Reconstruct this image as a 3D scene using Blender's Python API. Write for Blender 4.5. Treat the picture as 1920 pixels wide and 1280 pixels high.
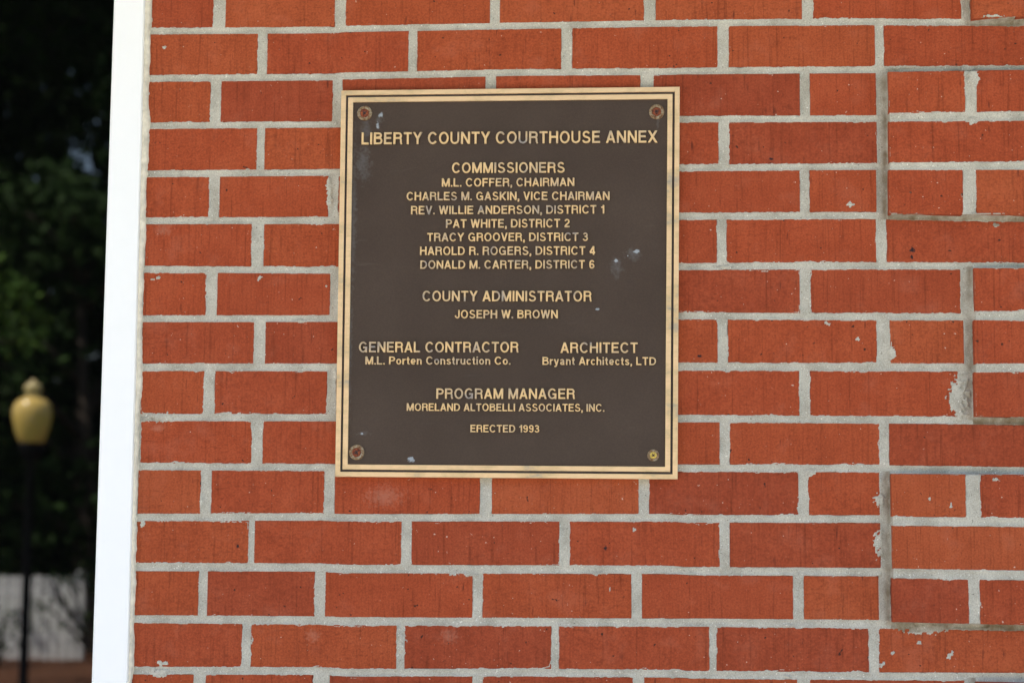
import bpy, math, random
import numpy as np
from mathutils import Vector, Matrix
random.seed(7); rng = np.random.default_rng(11)
R = math.radians
scene = bpy.context.scene
for o in list(bpy.data.objects): bpy.data.objects.remove(o)
C = scene.collection

# ------------------------------------------------------------------ camera
cd = bpy.data.cameras.new('camera'); cam = bpy.data.objects.new('camera', cd); C.objects.link(cam)
cd.sensor_width = 36; cd.lens = 36*3500/1920; cd.clip_end = 500; cd.clip_start = .05
fw = Vector((-.08073021, .99114598, .10541476)); rt = Vector((.99673504, .08042325, .00716648)); up = rt.cross(fw)
cam.matrix_world = Matrix(((rt.x, up.x, -fw.x, 0), (rt.y, up.y, -fw.y, -2.39817), (rt.z, up.z, -fw.z, 1.6), (0, 0, 0, 1)))
cd.dof.use_dof = True; cd.dof.focus_distance = 2.40; cd.dof.aperture_fstop = 5.0
scene.camera = cam

# ------------------------------------------------------------------ sky, sun, exposure
SUN_EL, SUN_AZ = 60, 303          # azimuth seen from above, 180 = straight out in front of the wall
w = bpy.data.worlds.new('World'); scene.world = w; w.use_nodes = True
nt = w.node_tree; bg = nt.nodes['Background']
sky = nt.nodes.new('ShaderNodeTexSky'); sky.sky_type = 'NISHITA'; sky.sun_disc = False
sky.sun_elevation = R(SUN_EL); sky.sun_rotation = R(SUN_AZ); sky.air_density = 1.0; sky.dust_density = 3.0; sky.ozone_density = 1.0
nt.links.new(sky.outputs[0], bg.inputs[0]); bg.inputs[1].default_value = .12
sl = bpy.data.lights.new('sun', 'SUN'); sl.energy = 5; sl.angle = R(.5); sl.color = (1, .95, .88)
so = bpy.data.objects.new('sun', sl); C.objects.link(so)
sd = Vector((math.sin(R(SUN_AZ))*math.cos(R(SUN_EL)), math.cos(R(SUN_AZ))*math.cos(R(SUN_EL)), math.sin(R(SUN_EL))))
so.rotation_euler = sd.to_track_quat('Z', 'Y').to_euler(); so.location = sd*30
vs = scene.view_settings; vs.view_transform = 'Standard'; vs.look = 'None'; vs.gamma = 1; vs.use_curve_mapping = False
vs.exposure = 2.18
scene.cycles.max_bounces = 6; scene.cycles.diffuse_bounces = 4; scene.cycles.use_denoising = True

# ------------------------------------------------------------------ measured masonry, metres on the wall
BEDS=[[(-0.6823, 2.2737), (-0.4346, 2.2717), (-0.426, 2.2728), (-0.1208, 2.2737), (0.026, 2.2738), (0.258, 2.2721), (0.4513, 2.2681)], [(-0.6758, 2.2092), (-0.431, 2.2079), (-0.4249, 2.2091), (-0.1866, 2.2108), (0.02, 2.2092), (0.0259, 2.2098), (0.2572, 2.2084), (0.45, 2.2065)], [(-0.6834, 2.1449), (-0.4374, 2.1439), (0.0257, 2.1459), (0.2564, 2.144)], [(-0.6816, 2.0798), (-0.4961, 2.0795), (0.0255, 2.0815), (0.2557, 2.081)], [(-0.6834, 2.0165), (-0.4465, 2.0156), (0.0254, 2.0178), (0.2549, 2.0173), (0.446, 2.0124)], [(-0.6808, 1.9518), (-0.4453, 1.9493), (0.0252, 1.9521), (0.2541, 1.9521), (0.4447, 1.9505)], [(-0.6833, 1.8859), (-0.4441, 1.8856), (0.0251, 1.8878), (0.366, 1.8857)], [(-0.6814, 1.8219), (-0.443, 1.8214), (0.0249, 1.8224), (0.3649, 1.8212)], [(-0.6824, 1.7558), (-0.4418, 1.7558), (0.0247, 1.7555), (0.3637, 1.754), (0.4406, 1.7526)], [(-0.6827, 1.6914), (-0.4406, 1.6912), (0.0246, 1.6924), (0.2622, 1.6927), (0.4393, 1.6907)], [(-0.6829, 1.6254), (-0.4395, 1.6274), (-0.4151, 1.6265), (-0.1827, 1.628), (0.0183, 1.6292), (0.0244, 1.6279), (0.2614, 1.629)], [(-0.6839, 1.5611), (-0.4383, 1.5625), (-0.4139, 1.5608), (-0.1823, 1.5623), (0.0182, 1.5633), (0.0243, 1.5618), (0.2605, 1.5627)], [(-0.6841, 1.4942), (-0.4371, 1.495), (-0.4128, 1.4942), (-0.1818, 1.4959), (0.018, 1.4969), (0.0241, 1.4972), (0.2597, 1.498), (0.4353, 1.4966)], [(-0.6846, 1.4282), (-0.4359, 1.4309), (-0.4117, 1.4289), (-0.1814, 1.4323), (0.0179, 1.433), (0.0239, 1.4321), (0.2588, 1.4332), (0.434, 1.4348)]]
BED_T=[0.0085, 0.0088, 0.0083, 0.0086, 0.009, 0.0086, 0.0086, 0.0097, 0.009, 0.009, 0.0093, 0.0103, 0.01, 0.0093]
ROWS=[(-0.684, [(-0.5996, -0.5832), (-0.435, -0.4206), (-0.2275, -0.2147), (-0.0245, -0.0092), (0.1812, 0.195), (0.3858, 0.3994)]), (-0.6848, [(-0.5384, -0.5254), (-0.3356, -0.3242), (-0.133, -0.1189), (0.0714, 0.0856), (0.2747, 0.2856), (0.4775, 0.4876)]), (-0.6851, [(-0.6005, -0.5867), (-0.4358, -0.4237), (-0.2325, -0.2191), (-0.0291, -0.0124), (0.1774, 0.1901), (0.2751, 0.2908)]), (-0.6851, [(-0.5363, -0.5262), (-0.3339, -0.3226), (-0.1307, -0.1181), (0.0725, 0.0854), (0.2754, 0.2906)]), (-0.6848, [(-0.5992, -0.5855), (-0.4391, -0.4266), (-0.2332, -0.2206), (-0.0249, -0.0125), (0.1763, 0.1886), (0.2739, 0.2891)]), (-0.6836, [(-0.5406, -0.5249), (-0.3322, -0.3195), (-0.1295, -0.1176), (0.0696, 0.0815), (0.2727, 0.2855), (0.4734, 0.4834)]), (-0.6849, [(-0.6002, -0.5854), (-0.4348, -0.4228), (-0.2306, -0.2181), (-0.0257, -0.0133), (0.1751, 0.1884), (0.3784, 0.3953)]), (-0.6846, [(-0.5348, -0.5199), (-0.3333, -0.3207), (-0.1303, -0.1179), (0.07, 0.0827), (0.272, 0.2882), (0.3811, 0.3942)]), (-0.6841, [(-0.6, -0.5858), (-0.4368, -0.4248), (-0.2329, -0.2205), (-0.0298, -0.0175), (0.1733, 0.1865), (0.373, 0.3933)]), (-0.6836, [(-0.5347, -0.5206), (-0.3316, -0.319), (-0.1283, -0.116), (0.0718, 0.0843), (0.2736, 0.2853), (0.4717, 0.4816)]), (-0.6843, [(-0.601, -0.5869), (-0.438, -0.4244), (-0.2353, -0.2201), (-0.0314, -0.0184), (0.1713, 0.1829), (0.2728, 0.2871)]), (-0.6856, [(-0.5361, -0.5284), (-0.3361, -0.3232), (-0.1326, -0.1196), (0.0712, 0.0837), (0.273, 0.2869)]), (-0.6858, [(-0.6005, -0.5889), (-0.4482, -0.4345), (-0.2437, -0.2309), (-0.0406, -0.0276), (0.163, 0.1762), (0.2701, 0.2862)]), (-0.6859, [(-0.5418, -0.5306), (-0.3409, -0.3309), (-0.1422, -0.133), (0.0578, 0.0662), (0.2569, 0.2691), (0.4557, 0.4674)]), (-0.686, [(-0.604, -0.5889), (-0.4475, -0.4267), (-0.2427, -0.2297), (-0.0382, -0.0246), (0.1674, 0.183), (0.3745, 0.3895)])]
QUOIN_X={0: [0.397, (0.5881, 0.5975)], 2: [0.2891, (0.3862, 0.4003), (0.5864, 0.597)], 3: [0.2889, (0.48, 0.4893)], 4: [0.2875, (0.3814, 0.3974), (0.582, 0.5925)], 6: [0.393, (0.4864, 0.4976)], 7: [0.3922, (0.5782, 0.588)], 8: [0.391, (0.4835, 0.4947)], 10: [0.2858, (0.3778, 0.3953), (0.5764, 0.5868)], 11: [0.2856, (0.4728, 0.4825)], 12: [0.2847, (0.3791, 0.3925), (0.573, 0.5833)], 14: [0.3872, (0.478, 0.489)]}
QUOIN_Z={0: (None, [(0.3969, 2.2702), (0.4488, 2.2712)]), 2: ([(0.2896, 2.202), (0.4474, 2.2023)], [(0.2916, 2.1474), (0.4463, 2.148)]), 3: ([(0.2914, 2.1369), (0.446, 2.1362)], [(0.2907, 2.083), (0.4449, 2.0826)]), 4: ([(0.2905, 2.0736), (0.4447, 2.0726)], [(0.2871, 2.0163), (0.4435, 2.0141)]), 6: ([(0.3963, 1.9465), (0.4487, 1.9464)], [(0.3952, 1.8914), (0.4475, 1.8906)]), 7: ([(0.395, 1.8802), (0.4473, 1.8791)], [(0.394, 1.8243), (0.4462, 1.8247)]), 8: ([(0.3938, 1.8139), (0.4459, 1.8145)], [(0.3927, 1.758), (0.4447, 1.7574)]), 10: ([(0.2858, 1.6858), (0.4367, 1.6855)], [(0.285, 1.6321), (0.4355, 1.6313)]), 11: ([(0.2849, 1.6207), (0.4353, 1.6204)], [(0.2841, 1.5672), (0.4342, 1.5662)]), 12: ([(0.2839, 1.5556), (0.434, 1.5543)], [(0.2832, 1.5009), (0.4328, 1.4993)]), 14: ([(0.3872, 1.4286), (0.4378, 1.4286)], None)}
SPLATS=[(-0.6653, 2.2507, 0.0028, 0.0028, 0),(-0.6661, 1.94, 0.0034, 0.0028, 0),(-0.6718, 1.9379, 0.0028, 0.0014, 0),(-0.5296, 1.9388, 0.0041, 0.0034, 0),(-0.44, 1.9278, 0.0021, 0.0021, 0),(0.2401, 2.0312, 0.0055, 0.0041, 0),(0.356, 1.4601, 0.0034, 0.0062, -30),(0.2869, 1.4625, 0.0028, 0.0021, 30),(0.2735, 1.4485, 0.0021, 0.0048, -30),(0.3188, 1.4755, 0.0034, 0.0021, 0),(-0.0677, 1.5388, 0.0014, 0.0034, 0),(-0.0373, 1.6133, 0.0028, 0.0028, 0),(-0.4394, 1.5852, 0.0007, 0.0007, 0),(-0.6763, 1.6166, 0.0028, 0.0048, -30),(-0.6006, 1.6448, 0.0028, 0.0062, 0),(0.1548, 1.4312, 0.0048, 0.0014, 0),(0.3947, 2.1358, 0.0069, 0.0041, 0),(0.2902, 1.838, 0.0048, 0.0083, 0),(0.3729, 1.7829, 0.0117, 0.0248, 0),(0.2975, 2.2107, 0.0097, 0.0028, 0),(0.3906, 2.2066, 0.011, 0.0041, 10),(0.3971, 2.1932, 0.0069, 0.0097, 0),(0.3146, 2.2119, 0.0207, 0.0014, 0),(0.4244, 2.0036, 0.0034, 0.0034, 0),(0.2093, 1.8778, 0.0021, 0.0041, 60),(-0.0841, 1.5575, 0.0097, 0.0021, 0),(0.158, 1.4949, 0.0069, 0.0014, 0),(0.3302, 1.4928, 0.031, 0.0062, 3),(0.3039, 1.4965, 0.0138, 0.0034, 0),(0.4124, 1.4943, 0.0138, 0.0034, -3),(0.4243, 2.2731, 0.0138, 0.0021, 0),(0.0766, 1.9515, 0.0097, 0.0021, 0),(0.1865, 1.6876, 0.0062, 0.0048, 0),(0.4059, 2.0155, 0.0207, 0.0014, 0),(0.2475, 1.8572, 0.0028, 0.0028, 0),(0.3592, 1.6461, 0.0021, 0.0028, 0),(0.271, 1.6523, 0.0062, 0.0076, 0),(0.2703, 1.5986, 0.0062, 0.0172, 0),(-0.6459, 1.4378, 0.0097, 0.0028, 0),(-0.6483, 1.4248, 0.0152, 0.0055, 0),(-0.6575, 1.7559, 0.0172, 0.0055, 5),(-0.5284, 1.4684, 0.0014, 0.0055, 0),(-0.3351, 1.4706, 0.0055, 0.0124, 0),(-0.4759, 1.8821, 0.0083, 0.0021, 0),(0.3328, 1.6547, 0.0021, 0.0021, 0),(-0.248, 1.5548, 0.0083, 0.0021, 0),(-0.2687, 1.5546, 0.0069, 0.0014, 0),(0.4153, 1.6785, 0.0034, 0.0028, 0),(-0.4386, 2.0498, 0.0041, 0.0172, 0),(-0.6518, 1.7559, 0.0097, 0.0041, 0),]
LINES=[
('LIBERTY COUNTY COURTHOUSE ANNEX',(-0.3944, 2.1141),(-0.0077, 2.1127),0.0157),
('COMMISSIONERS',(-0.2747, 2.075),(-0.1273, 2.0743),0.0136),
('M.L. COFFER, CHAIRMAN',(-0.2877, 2.0571),(-0.1148, 2.0565),0.0107),
('CHARLES M. GASKIN, VICE CHAIRMAN',(-0.3339, 2.0393),(-0.069, 2.0379),0.0108),
('REV. WILLIE ANDERSON, DISTRICT 1',(-0.3278, 2.0208),(-0.0758, 2.0202),0.0108),
('PAT WHITE, DISTRICT 2',(-0.2818, 2.0028),(-0.1206, 2.0024),0.0109),
('TRACY GROOVER, DISTRICT 3',(-0.3061, 1.9851),(-0.0967, 1.9844),0.0108),
('HAROLD R. ROGERS, DISTRICT 4',(-0.3153, 1.967),(-0.0876, 1.9663),0.0110),
('DONALD M. CARTER, DISTRICT 6',(-0.3147, 1.9491),(-0.0883, 1.9485),0.0107),
('COUNTY ADMINISTRATOR',(-0.3114, 1.9066),(-0.092, 1.9057),0.0134),
('JOSEPH W. BROWN',(-0.2689, 1.8842),(-0.1355, 1.8839),0.0106),
('GENERAL CONTRACTOR',(-0.3937, 1.8401),(-0.1861, 1.8398),0.0135),
('M.L. Porten Construction Co.',(-0.3849, 1.8243),(-0.1962, 1.824),0.0102),
('ARCHITECT',(-0.1315, 1.8392),(-0.0326, 1.839),0.0133),
('Bryant Architects, LTD',(-0.1549, 1.8237),(-0.0092, 1.8233),0.0101),
('PROGRAM MANAGER',(-0.2918, 1.78),(-0.1132, 1.7798),0.0132),
('MORELAND ALTOBELLI ASSOCIATES, INC.',(-0.33, 1.7643),(-0.0753, 1.7637),0.0096),
('ERECTED 1993',(-0.2472, 1.7369),(-0.1585, 1.7367),0.0095),
]
# letter outlines, cap height = 200
GLYPHS={
'A':(0.7,[[-2,1,28,0,41,44,43,45,98,44,112,1,142,1,108,120,86,199,56,200,54,198],[51,75,68,140,71,142,75,128,89,76]]),
'B':(0.68,[[0,1,93,3,111,10,123,21,130,31,136,46,137,56,136,73,133,83,124,98,106,113,118,127,123,136,127,148,126,163,122,173,115,183,103,192,93,196,81,198,1,200],[31,28,31,93,78,93,91,91,101,84,108,73,111,58,107,43,98,33,83,28],[31,123,31,172,81,172,93,167,99,161,101,153,98,145,92,138]]),
'C':(0.74,[[74,-2,88,-1,106,6,123,21,135,38,126,48,113,52,98,34,86,26,71,25,54,33,40,51,32,73,28,96,31,123,41,151,50,163,61,172,71,175,83,175,93,170,106,158,113,148,126,152,135,163,116,186,106,194,88,201,76,202,58,199,38,188,24,173,12,153,5,131,2,106,3,81,8,58,17,38,25,26,40,11,56,2]]),
'D':(0.72,[[0,1,66,2,86,5,108,18,124,36,139,68,143,106,141,121,135,143,130,156,118,173,98,189,78,197,1,200],[31,28,30,171,73,171,86,166,98,155,111,133,117,106,115,83,107,58,96,42,78,31,66,28]]),
'E':(0.62,[[0,1,122,1,121,30,31,30,30,33,30,91,108,91,110,93,109,121,36,121,30,123,31,170,119,171,120,198,118,200,1,200]]),
'F':(0.58,[[0,1,29,1,31,87,104,88,103,116,30,118,31,170,68,170,113,170,113,199,3,200,0,198]]),
'G':(0.78,[[72,-2,93,1,116,14,118,0,147,1,148,103,147,106,141,107,81,107,80,78,116,77,118,76,118,48,116,46,111,48,101,36,88,27,78,24,68,25,58,30,48,38,40,51,33,68,29,86,28,106,35,138,48,161,66,174,78,176,91,172,102,163,111,151,123,153,133,166,121,182,103,195,86,201,66,201,48,195,31,181,17,163,9,143,3,121,2,96,5,71,12,48,23,28,37,13,53,3]]),
'H':(0.7,[[0,1,29,1,31,91,109,91,110,1,139,1,140,183,138,200,113,200,110,198,110,123,108,121,33,121,30,123,30,198,28,200,1,200]]),
'I':(0.15,[[0,1,28,0,30,3,30,198,26,200,3,200,0,198]]),
'J':(0.52,[[40,1,58,-1,78,7,92,21,100,38,102,56,102,198,98,200,76,199,76,148,76,53,74,43,68,33,56,26,43,27,36,33,31,41,28,51,28,66,26,68,3,68,2,66,3,43,11,23,23,9]]),
'K':(0.68,[[0,1,29,1,30,56,48,77,101,0,137,1,67,103,116,168,139,198,136,200,103,200,31,106,30,198,28,200,1,200]]),
'L':(0.55,[[0,1,108,0,110,3,108,30,30,31,30,118,30,198,26,200,3,200,0,198]]),
'M':(0.84,[[0,1,29,1,31,113,68,0,99,1,136,110,138,103,138,1,167,1,168,123,168,198,166,200,133,199,83,50,35,198,31,200,1,200]]),
'N':(0.71,[[0,1,28,0,30,3,31,141,108,2,111,0,142,1,142,196,141,200,138,200,113,200,112,198,111,59,33,198,31,200,1,200]]),
'O':(0.78,[[74,-2,88,-1,106,5,118,13,132,28,140,41,148,61,154,98,154,113,149,138,133,171,123,182,108,194,96,199,83,202,66,201,53,197,36,186,26,176,10,146,5,131,2,106,6,68,13,46,20,33,28,22,43,9,56,2],[71,25,52,36,38,56,30,83,28,106,34,136,46,158,63,172,81,175,91,173,101,167,116,148,126,121,127,91,120,61,106,38,88,26]]),
'P':(0.64,[[0,1,29,1,31,82,76,82,91,84,108,95,119,108,126,126,127,146,123,163,111,182,101,191,83,198,1,200],[31,108,31,172,78,171,91,165,99,153,101,141,98,126,91,115,78,109]]),
'R':(0.69,[[115,-2,118,-3,138,3,140,6,132,33,130,83,126,93,118,106,129,123,133,141,131,160,121,180,108,191,91,198,1,200,0,148,0,1,29,1,31,92,86,92,98,88,104,78,106,28],[31,118,31,172,83,172,91,170,98,165,105,156,107,143,103,131,96,122,83,118]]),
'S':(0.66,[[63,-2,88,1,108,12,117,21,125,33,130,56,126,76,113,93,96,105,51,122,43,128,37,141,37,151,40,161,46,168,53,173,63,176,73,175,86,168,93,158,101,158,111,163,115,173,106,186,88,198,68,202,51,200,31,191,18,176,11,156,12,133,16,121,23,111,35,101,46,95,86,81,94,76,102,63,103,48,100,41,93,33,73,25,61,25,48,28,37,36,28,48,21,49,11,46,6,36,14,21,28,8,48,0]]),
'T':(0.62,[[48,1,77,1,77,168,78,170,124,171,123,199,78,200,3,200,0,198,1,170,43,170,47,168]]),
'U':(0.7,[[55,1,66,-1,83,0,103,8,123,25,135,48,138,68,138,198,136,200,113,200,112,198,111,61,108,51,102,41,93,33,83,28,68,25,53,29,41,37,32,51,28,68,28,198,26,200,3,200,2,198,2,68,4,51,11,33,23,18,38,7]]),
'V':(0.66,[[50,1,81,0,82,3,134,198,131,200,103,199,70,73,66,58,28,199,1,200,-2,198]]),
'W':(0.96,[[37,1,66,0,68,3,96,130,124,3,126,0,155,1,195,198,191,200,166,200,164,198,144,96,138,77,111,200,81,200,53,77,51,81,28,198,26,200,-2,200,-3,198]]),
'X':(0.68,[[-5,1,29,1,68,69,108,1,141,1,86,101,138,195,140,198,138,200,108,200,106,198,68,131,28,200,-4,199,50,101]]),
'Y':(0.68,[[53,1,82,1,83,86,139,198,136,200,106,199,74,136,68,125,66,128,28,200,1,200,-3,198,53,86]]),
'.':(0.15,[[0,1,29,1,30,31,28,32,1,32]]),
',':(0.15,[[17,-37,23,-37,36,6,30,8,30,31,13,32,0,31,0,3,2,-2,-6,-29]]),
'1':(0.36,[[41,1,71,1,71,198,68,200,43,200,41,198,39,186,34,171,23,163,2,158,6,134,31,137,38,141,41,141]]),
'2':(0.56,[[5,1,112,1,111,30,35,31,50,56,91,93,107,121,109,141,105,163,95,181,80,193,58,199,38,196,19,183,8,166,6,156,13,149,21,147,28,148,35,161,43,169,53,172,63,171,71,167,78,158,83,141,81,128,69,108,30,73,8,38,4,28]]),
'3':(0.56,[[46,1,61,0,83,9,96,21,107,41,109,56,105,81,98,93,85,106,98,123,101,133,103,148,98,169,91,181,78,192,58,199,44,198,33,194,21,186,13,176,9,166,16,159,31,155,34,158,43,170,51,172,58,172,71,164,77,148,73,134,66,125,58,122,40,121,40,93,66,87,76,78,80,71,83,58,78,41,68,31,56,26,46,28,38,31,32,38,26,50,11,48,2,41,11,22,21,11,33,4]]),
'4':(0.56,[[65,1,94,1,95,38,112,41,112,68,95,71,95,198,93,200,66,202,59,188,-3,73,4,68,4,41,6,39,65,38],[31,69,29,71,63,134,65,131,65,71,63,69]]),
'6':(0.56,[[48,1,58,0,71,2,81,7,92,16,100,26,105,38,109,58,108,71,99,96,91,105,81,113,71,118,58,120,46,119,31,113,29,123,32,143,41,163,48,170,56,173,63,173,71,168,84,151,96,153,105,161,102,171,93,182,81,193,68,199,58,200,45,198,28,188,14,171,6,148,3,126,3,73,6,41,11,28,23,12,36,4],[48,28,41,32,33,43,30,56,31,71,33,78,41,88,51,93,61,93,68,90,77,81,82,68,82,53,78,41,68,30,58,27]]),
'9':(0.56,[[48,1,66,2,82,11,92,21,103,41,108,61,109,76,108,153,100,173,91,185,73,197,58,200,43,198,26,190,15,178,5,158,3,136,6,121,11,108,23,92,36,84,48,80,61,80,81,87,83,86,82,66,78,51,71,37,63,30,53,26,46,29,38,36,28,50,16,47,6,38,16,21,23,12,33,5],[48,108,41,112,33,123,30,136,31,151,33,158,41,168,51,173,61,173,68,170,77,161,82,148,82,133,78,121,68,110,58,107]]),
'o':(0.54,[[48,1,63,1,73,5,85,13,99,33,106,58,106,86,98,112,83,132,73,139,63,143,51,144,38,141,20,128,7,106,1,81,3,53,12,28,28,8],[48,27,38,35,31,48,28,66,28,78,31,96,38,109,48,117,58,117,68,111,76,98,80,83,80,63,75,46,67,33,58,27]]),
'c':(0.5,[[46,1,58,0,71,5,84,16,90,26,84,36,76,39,68,39,61,30,53,26,46,28,40,33,33,43,29,58,27,76,30,93,37,108,48,117,58,116,68,105,81,107,86,111,90,118,90,121,85,128,68,140,48,144,36,141,22,131,13,120,5,101,1,81,1,66,9,33,22,13,31,6]]),
'e':(0.53,[[47,1,61,1,73,5,83,13,90,23,82,33,71,38,58,28,47,28,35,41,31,53,91,53,93,68,105,71,102,96,97,111,86,128,76,137,63,143,51,144,38,141,28,136,18,126,8,108,1,78,3,53,7,38,21,15,31,7],[28,83,35,103,43,114,48,117,56,117,68,108,76,91,76,83]]),
'r':(0.33,[[0,1,29,1,30,91,35,101,43,109,53,114,66,116,69,126,69,133,63,142,58,142,43,138,31,132,28,144,0,143]]),
'n':(0.52,[[0,1,29,1,30,101,36,109,46,115,56,115,63,113,71,106,75,98,76,1,102,1,102,31,101,101,98,113,91,124,81,133,63,141,48,142,31,137,28,144,1,144]]),
'h':(0.52,[[0,1,29,1,30,101,37,111,51,116,66,111,75,98,76,1,102,1,102,86,101,103,98,113,83,131,73,137,61,141,48,142,30,138,30,198,28,200,1,200]]),
'u':(0.52,[[75,1,104,1,103,144,74,143,74,46,71,38,63,31,53,28,43,30,35,36,30,43,28,53,28,143,2,143,2,53,3,39,13,21,31,6,53,2,73,6]]),
'i':(0.15,[[0,1,28,0,30,3,30,143,0,143],[0,173,30,173,30,198,28,200,1,200]]),
't':(0.3,[[36,3,58,1,61,13,60,26,45,28,41,36,41,113,58,116,58,141,56,144,41,146,41,186,15,186,15,146,0,143,0,116,15,113,16,26,22,13]]),
's':(0.48,[[38,1,51,-1,61,0,78,8,91,22,96,41,92,58,85,68,76,76,36,98,31,103,32,111,41,117,56,116,66,109,78,111,84,118,86,126,73,137,61,142,48,144,31,141,20,136,7,121,4,108,8,91,15,81,63,53,69,46,69,38,67,33,61,28,53,26,41,27,36,31,31,37,23,40,16,40,10,36,6,28,13,15,23,6]]),
'a':(0.53,[[38,1,61,1,68,3,71,0,94,1,93,101,91,113,86,125,79,133,68,140,58,144,48,145,33,143,18,135,11,126,7,118,10,111,16,106,28,106,38,116,48,119,58,116,65,108,67,91,22,76,12,66,4,48,5,33,13,16,23,6],[38,28,31,36,32,48,38,54,58,61,66,63,68,61,68,46,53,27]]),
'y':(0.52,[[8,-52,38,-52,43,-49,60,-29,105,143,78,143,57,63,56,59,53,61,28,143,-3,143,38,7,41,3,36,-17,28,-26,8,-27]]),
}
# ------------------------------------------------------------------ helpers
def tag(o, label=None, cat=None, group=None, kind=None):
    if label: o['label'] = label
    if cat: o['category'] = cat
    if group: o['group'] = group
    if kind: o['kind'] = kind
    return o
def empty(name, loc, label, cat, group=None):
    o = bpy.data.objects.new(name, None); C.objects.link(o); o.location = loc; o.empty_display_size = .1
    return tag(o, label, cat, group)
def link(name, me, mat, parent=None, loc=(0, 0, 0)):
    """link a mesh; loc is in world space, the parent's own place is taken off"""
    o = bpy.data.objects.new(name, me); C.objects.link(o)
    if mat is not None and not me.materials: me.materials.append(mat)
    if parent:
        o.parent = parent; p = parent; off = Vector(loc)
        while p: off -= p.location; p = p.parent
        o.location = off
    else: o.location = loc
    return o
class MB:
    def __init__(s): s.v = []; s.f = []
    def add(s, v, f):
        n = len(s.v); s.v += [tuple(a) for a in v]; s.f += [tuple(i+n for i in q) for q in f]
    def box(s, x0, x1, y0, y1, z0, z1, ch=0.):
        if ch <= 0:
            s.add([(x, y, z) for z in (z0, z1) for y in (y0, y1) for x in (x0, x1)],
                  [(0, 2, 3, 1), (4, 5, 7, 6), (0, 1, 5, 4), (2, 6, 7, 3), (0, 4, 6, 2), (1, 3, 7, 5)])
        else:  # chamfered front (low y) edge
            a = [(x0, y1, z0), (x1, y1, z0), (x1, y1, z1), (x0, y1, z1)]
            b = [(x0, y0+ch, z0), (x1, y0+ch, z0), (x1, y0+ch, z1), (x0, y0+ch, z1)]
            c = [(x0+ch, y0, z0+ch), (x1-ch, y0, z0+ch), (x1-ch, y0, z1-ch), (x0+ch, y0, z1-ch)]
            f = [(8, 9, 10, 11), (3, 2, 1, 0)]
            for k in range(4):
                j = (k+1) % 4
                f += [(k, j, 4+j, 4+k), (4+k, 4+j, 8+j, 8+k)]
            s.add(a+b+c, f)
    def tube(s, pts, rad, n=8, cap=True):
        pts = [Vector(p) for p in pts]; rings = []
        for i, p in enumerate(pts):
            d = (pts[min(i+1, len(pts)-1)]-pts[max(i-1, 0)]).normalized()
            a = d.orthogonal().normalized(); b = d.cross(a)
            if rings == []: a0 = a
            a = (a0-d*a0.dot(d)).normalized(); b = d.cross(a)
            r = rad[i] if hasattr(rad, '__len__') else rad
            rings.append([p+(a*math.cos(t)+b*math.sin(t))*r for t in [2*math.pi*k/n for k in range(n)]])
        v = [q for r in rings for q in r]; f = []
        for i in range(len(pts)-1):
            for k in range(n):
                j = (k+1) % n; f.append((i*n+k, i*n+j, (i+1)*n+j, (i+1)*n+k))
        if cap: f += [tuple(range(n-1, -1, -1)), tuple((len(pts)-1)*n+k for k in range(n))]
        s.add(v, f)
    def lathe(s, prof, n=24, c=(0, 0, 0), axis='Z'):
        v = []; f = []
        for r, h in prof:
            for k in range(n):
                t = 2*math.pi*k/n
                p = (c[0]+r*math.cos(t), c[1]+r*math.sin(t), c[2]+h) if axis == 'Z' else (c[0]+r*math.cos(t), c[1]-h, c[2]+r*math.sin(t))
                v.append(p)
        for i in range(len(prof)-1):
            for k in range(n):
                j = (k+1) % n
                q = (i*n+k, i*n+j, (i+1)*n+j, (i+1)*n+k)
                f.append(q)
        f.append(tuple((len(prof)-1)*n+k for k in range(n))); f.append(tuple(range(n-1, -1, -1)))
        s.add(v, f)
    def mesh(s, smooth=False, off=(0, 0, 0)):
        me = bpy.data.meshes.new('m'); me.from_pydata([(a-off[0], b-off[1], c-off[2]) for a, b, c in s.v], [], s.f); me.validate()
        if smooth:
            for p in me.polygons: p.use_smooth = True
        return me
def vnoise(x, z, s, seed):
    """smooth value noise on arrays"""
    g = np.random.default_rng(seed).random((256, 256)).astype(np.float32)
    u = x/s+1000; v = z/s+1000
    i = np.floor(u).astype(int); j = np.floor(v).astype(int); a = u-i; b = v-j
    a = a*a*(3-2*a); b = b*b*(3-2*b); i &= 255; j &= 255; i1 = (i+1) & 255; j1 = (j+1) & 255
    return (g[i, j]*(1-a)*(1-b)+g[i1, j]*a*(1-b)+g[i, j1]*(1-a)*b+g[i1, j1]*a*b)*2-1

# ------------------------------------------------------------------ materials
def mat(name):
    m = bpy.data.materials.new(name); m.use_nodes = True
    return m, m.node_tree, m.node_tree.nodes['Principled BSDF']
def N(nt, t, **k):
    n = nt.nodes.new(t)
    for a, b in k.items():
        if a.startswith('i_'): n.inputs[a[2:].replace('_', ' ')].default_value = b
        else: setattr(n, a, b)
    return n
def ramp(nt, src, stops):
    r = N(nt, 'ShaderNodeValToRGB'); e = r.color_ramp.elements
    while len(e) < len(stops): e.new(.5)
    for q, (p, c) in zip(e, stops): q.position = p; q.color = (*c, 1) if hasattr(c, '__len__') else (c, c, c, 1)
    nt.links.new(src, r.inputs[0]); return r.outputs[0]
def mix(nt, fac, a, b, mode='MIX'):
    m = N(nt, 'ShaderNodeMix', data_type='RGBA', blend_type=mode)
    for k, v in ((0, fac), (6, a), (7, b)):
        if isinstance(v, (int, float)): m.inputs[k].default_value = v
        elif isinstance(v, tuple): m.inputs[k].default_value = (*v, 1)
        else: nt.links.new(v, m.inputs[k])
    return m.outputs[2]
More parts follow.
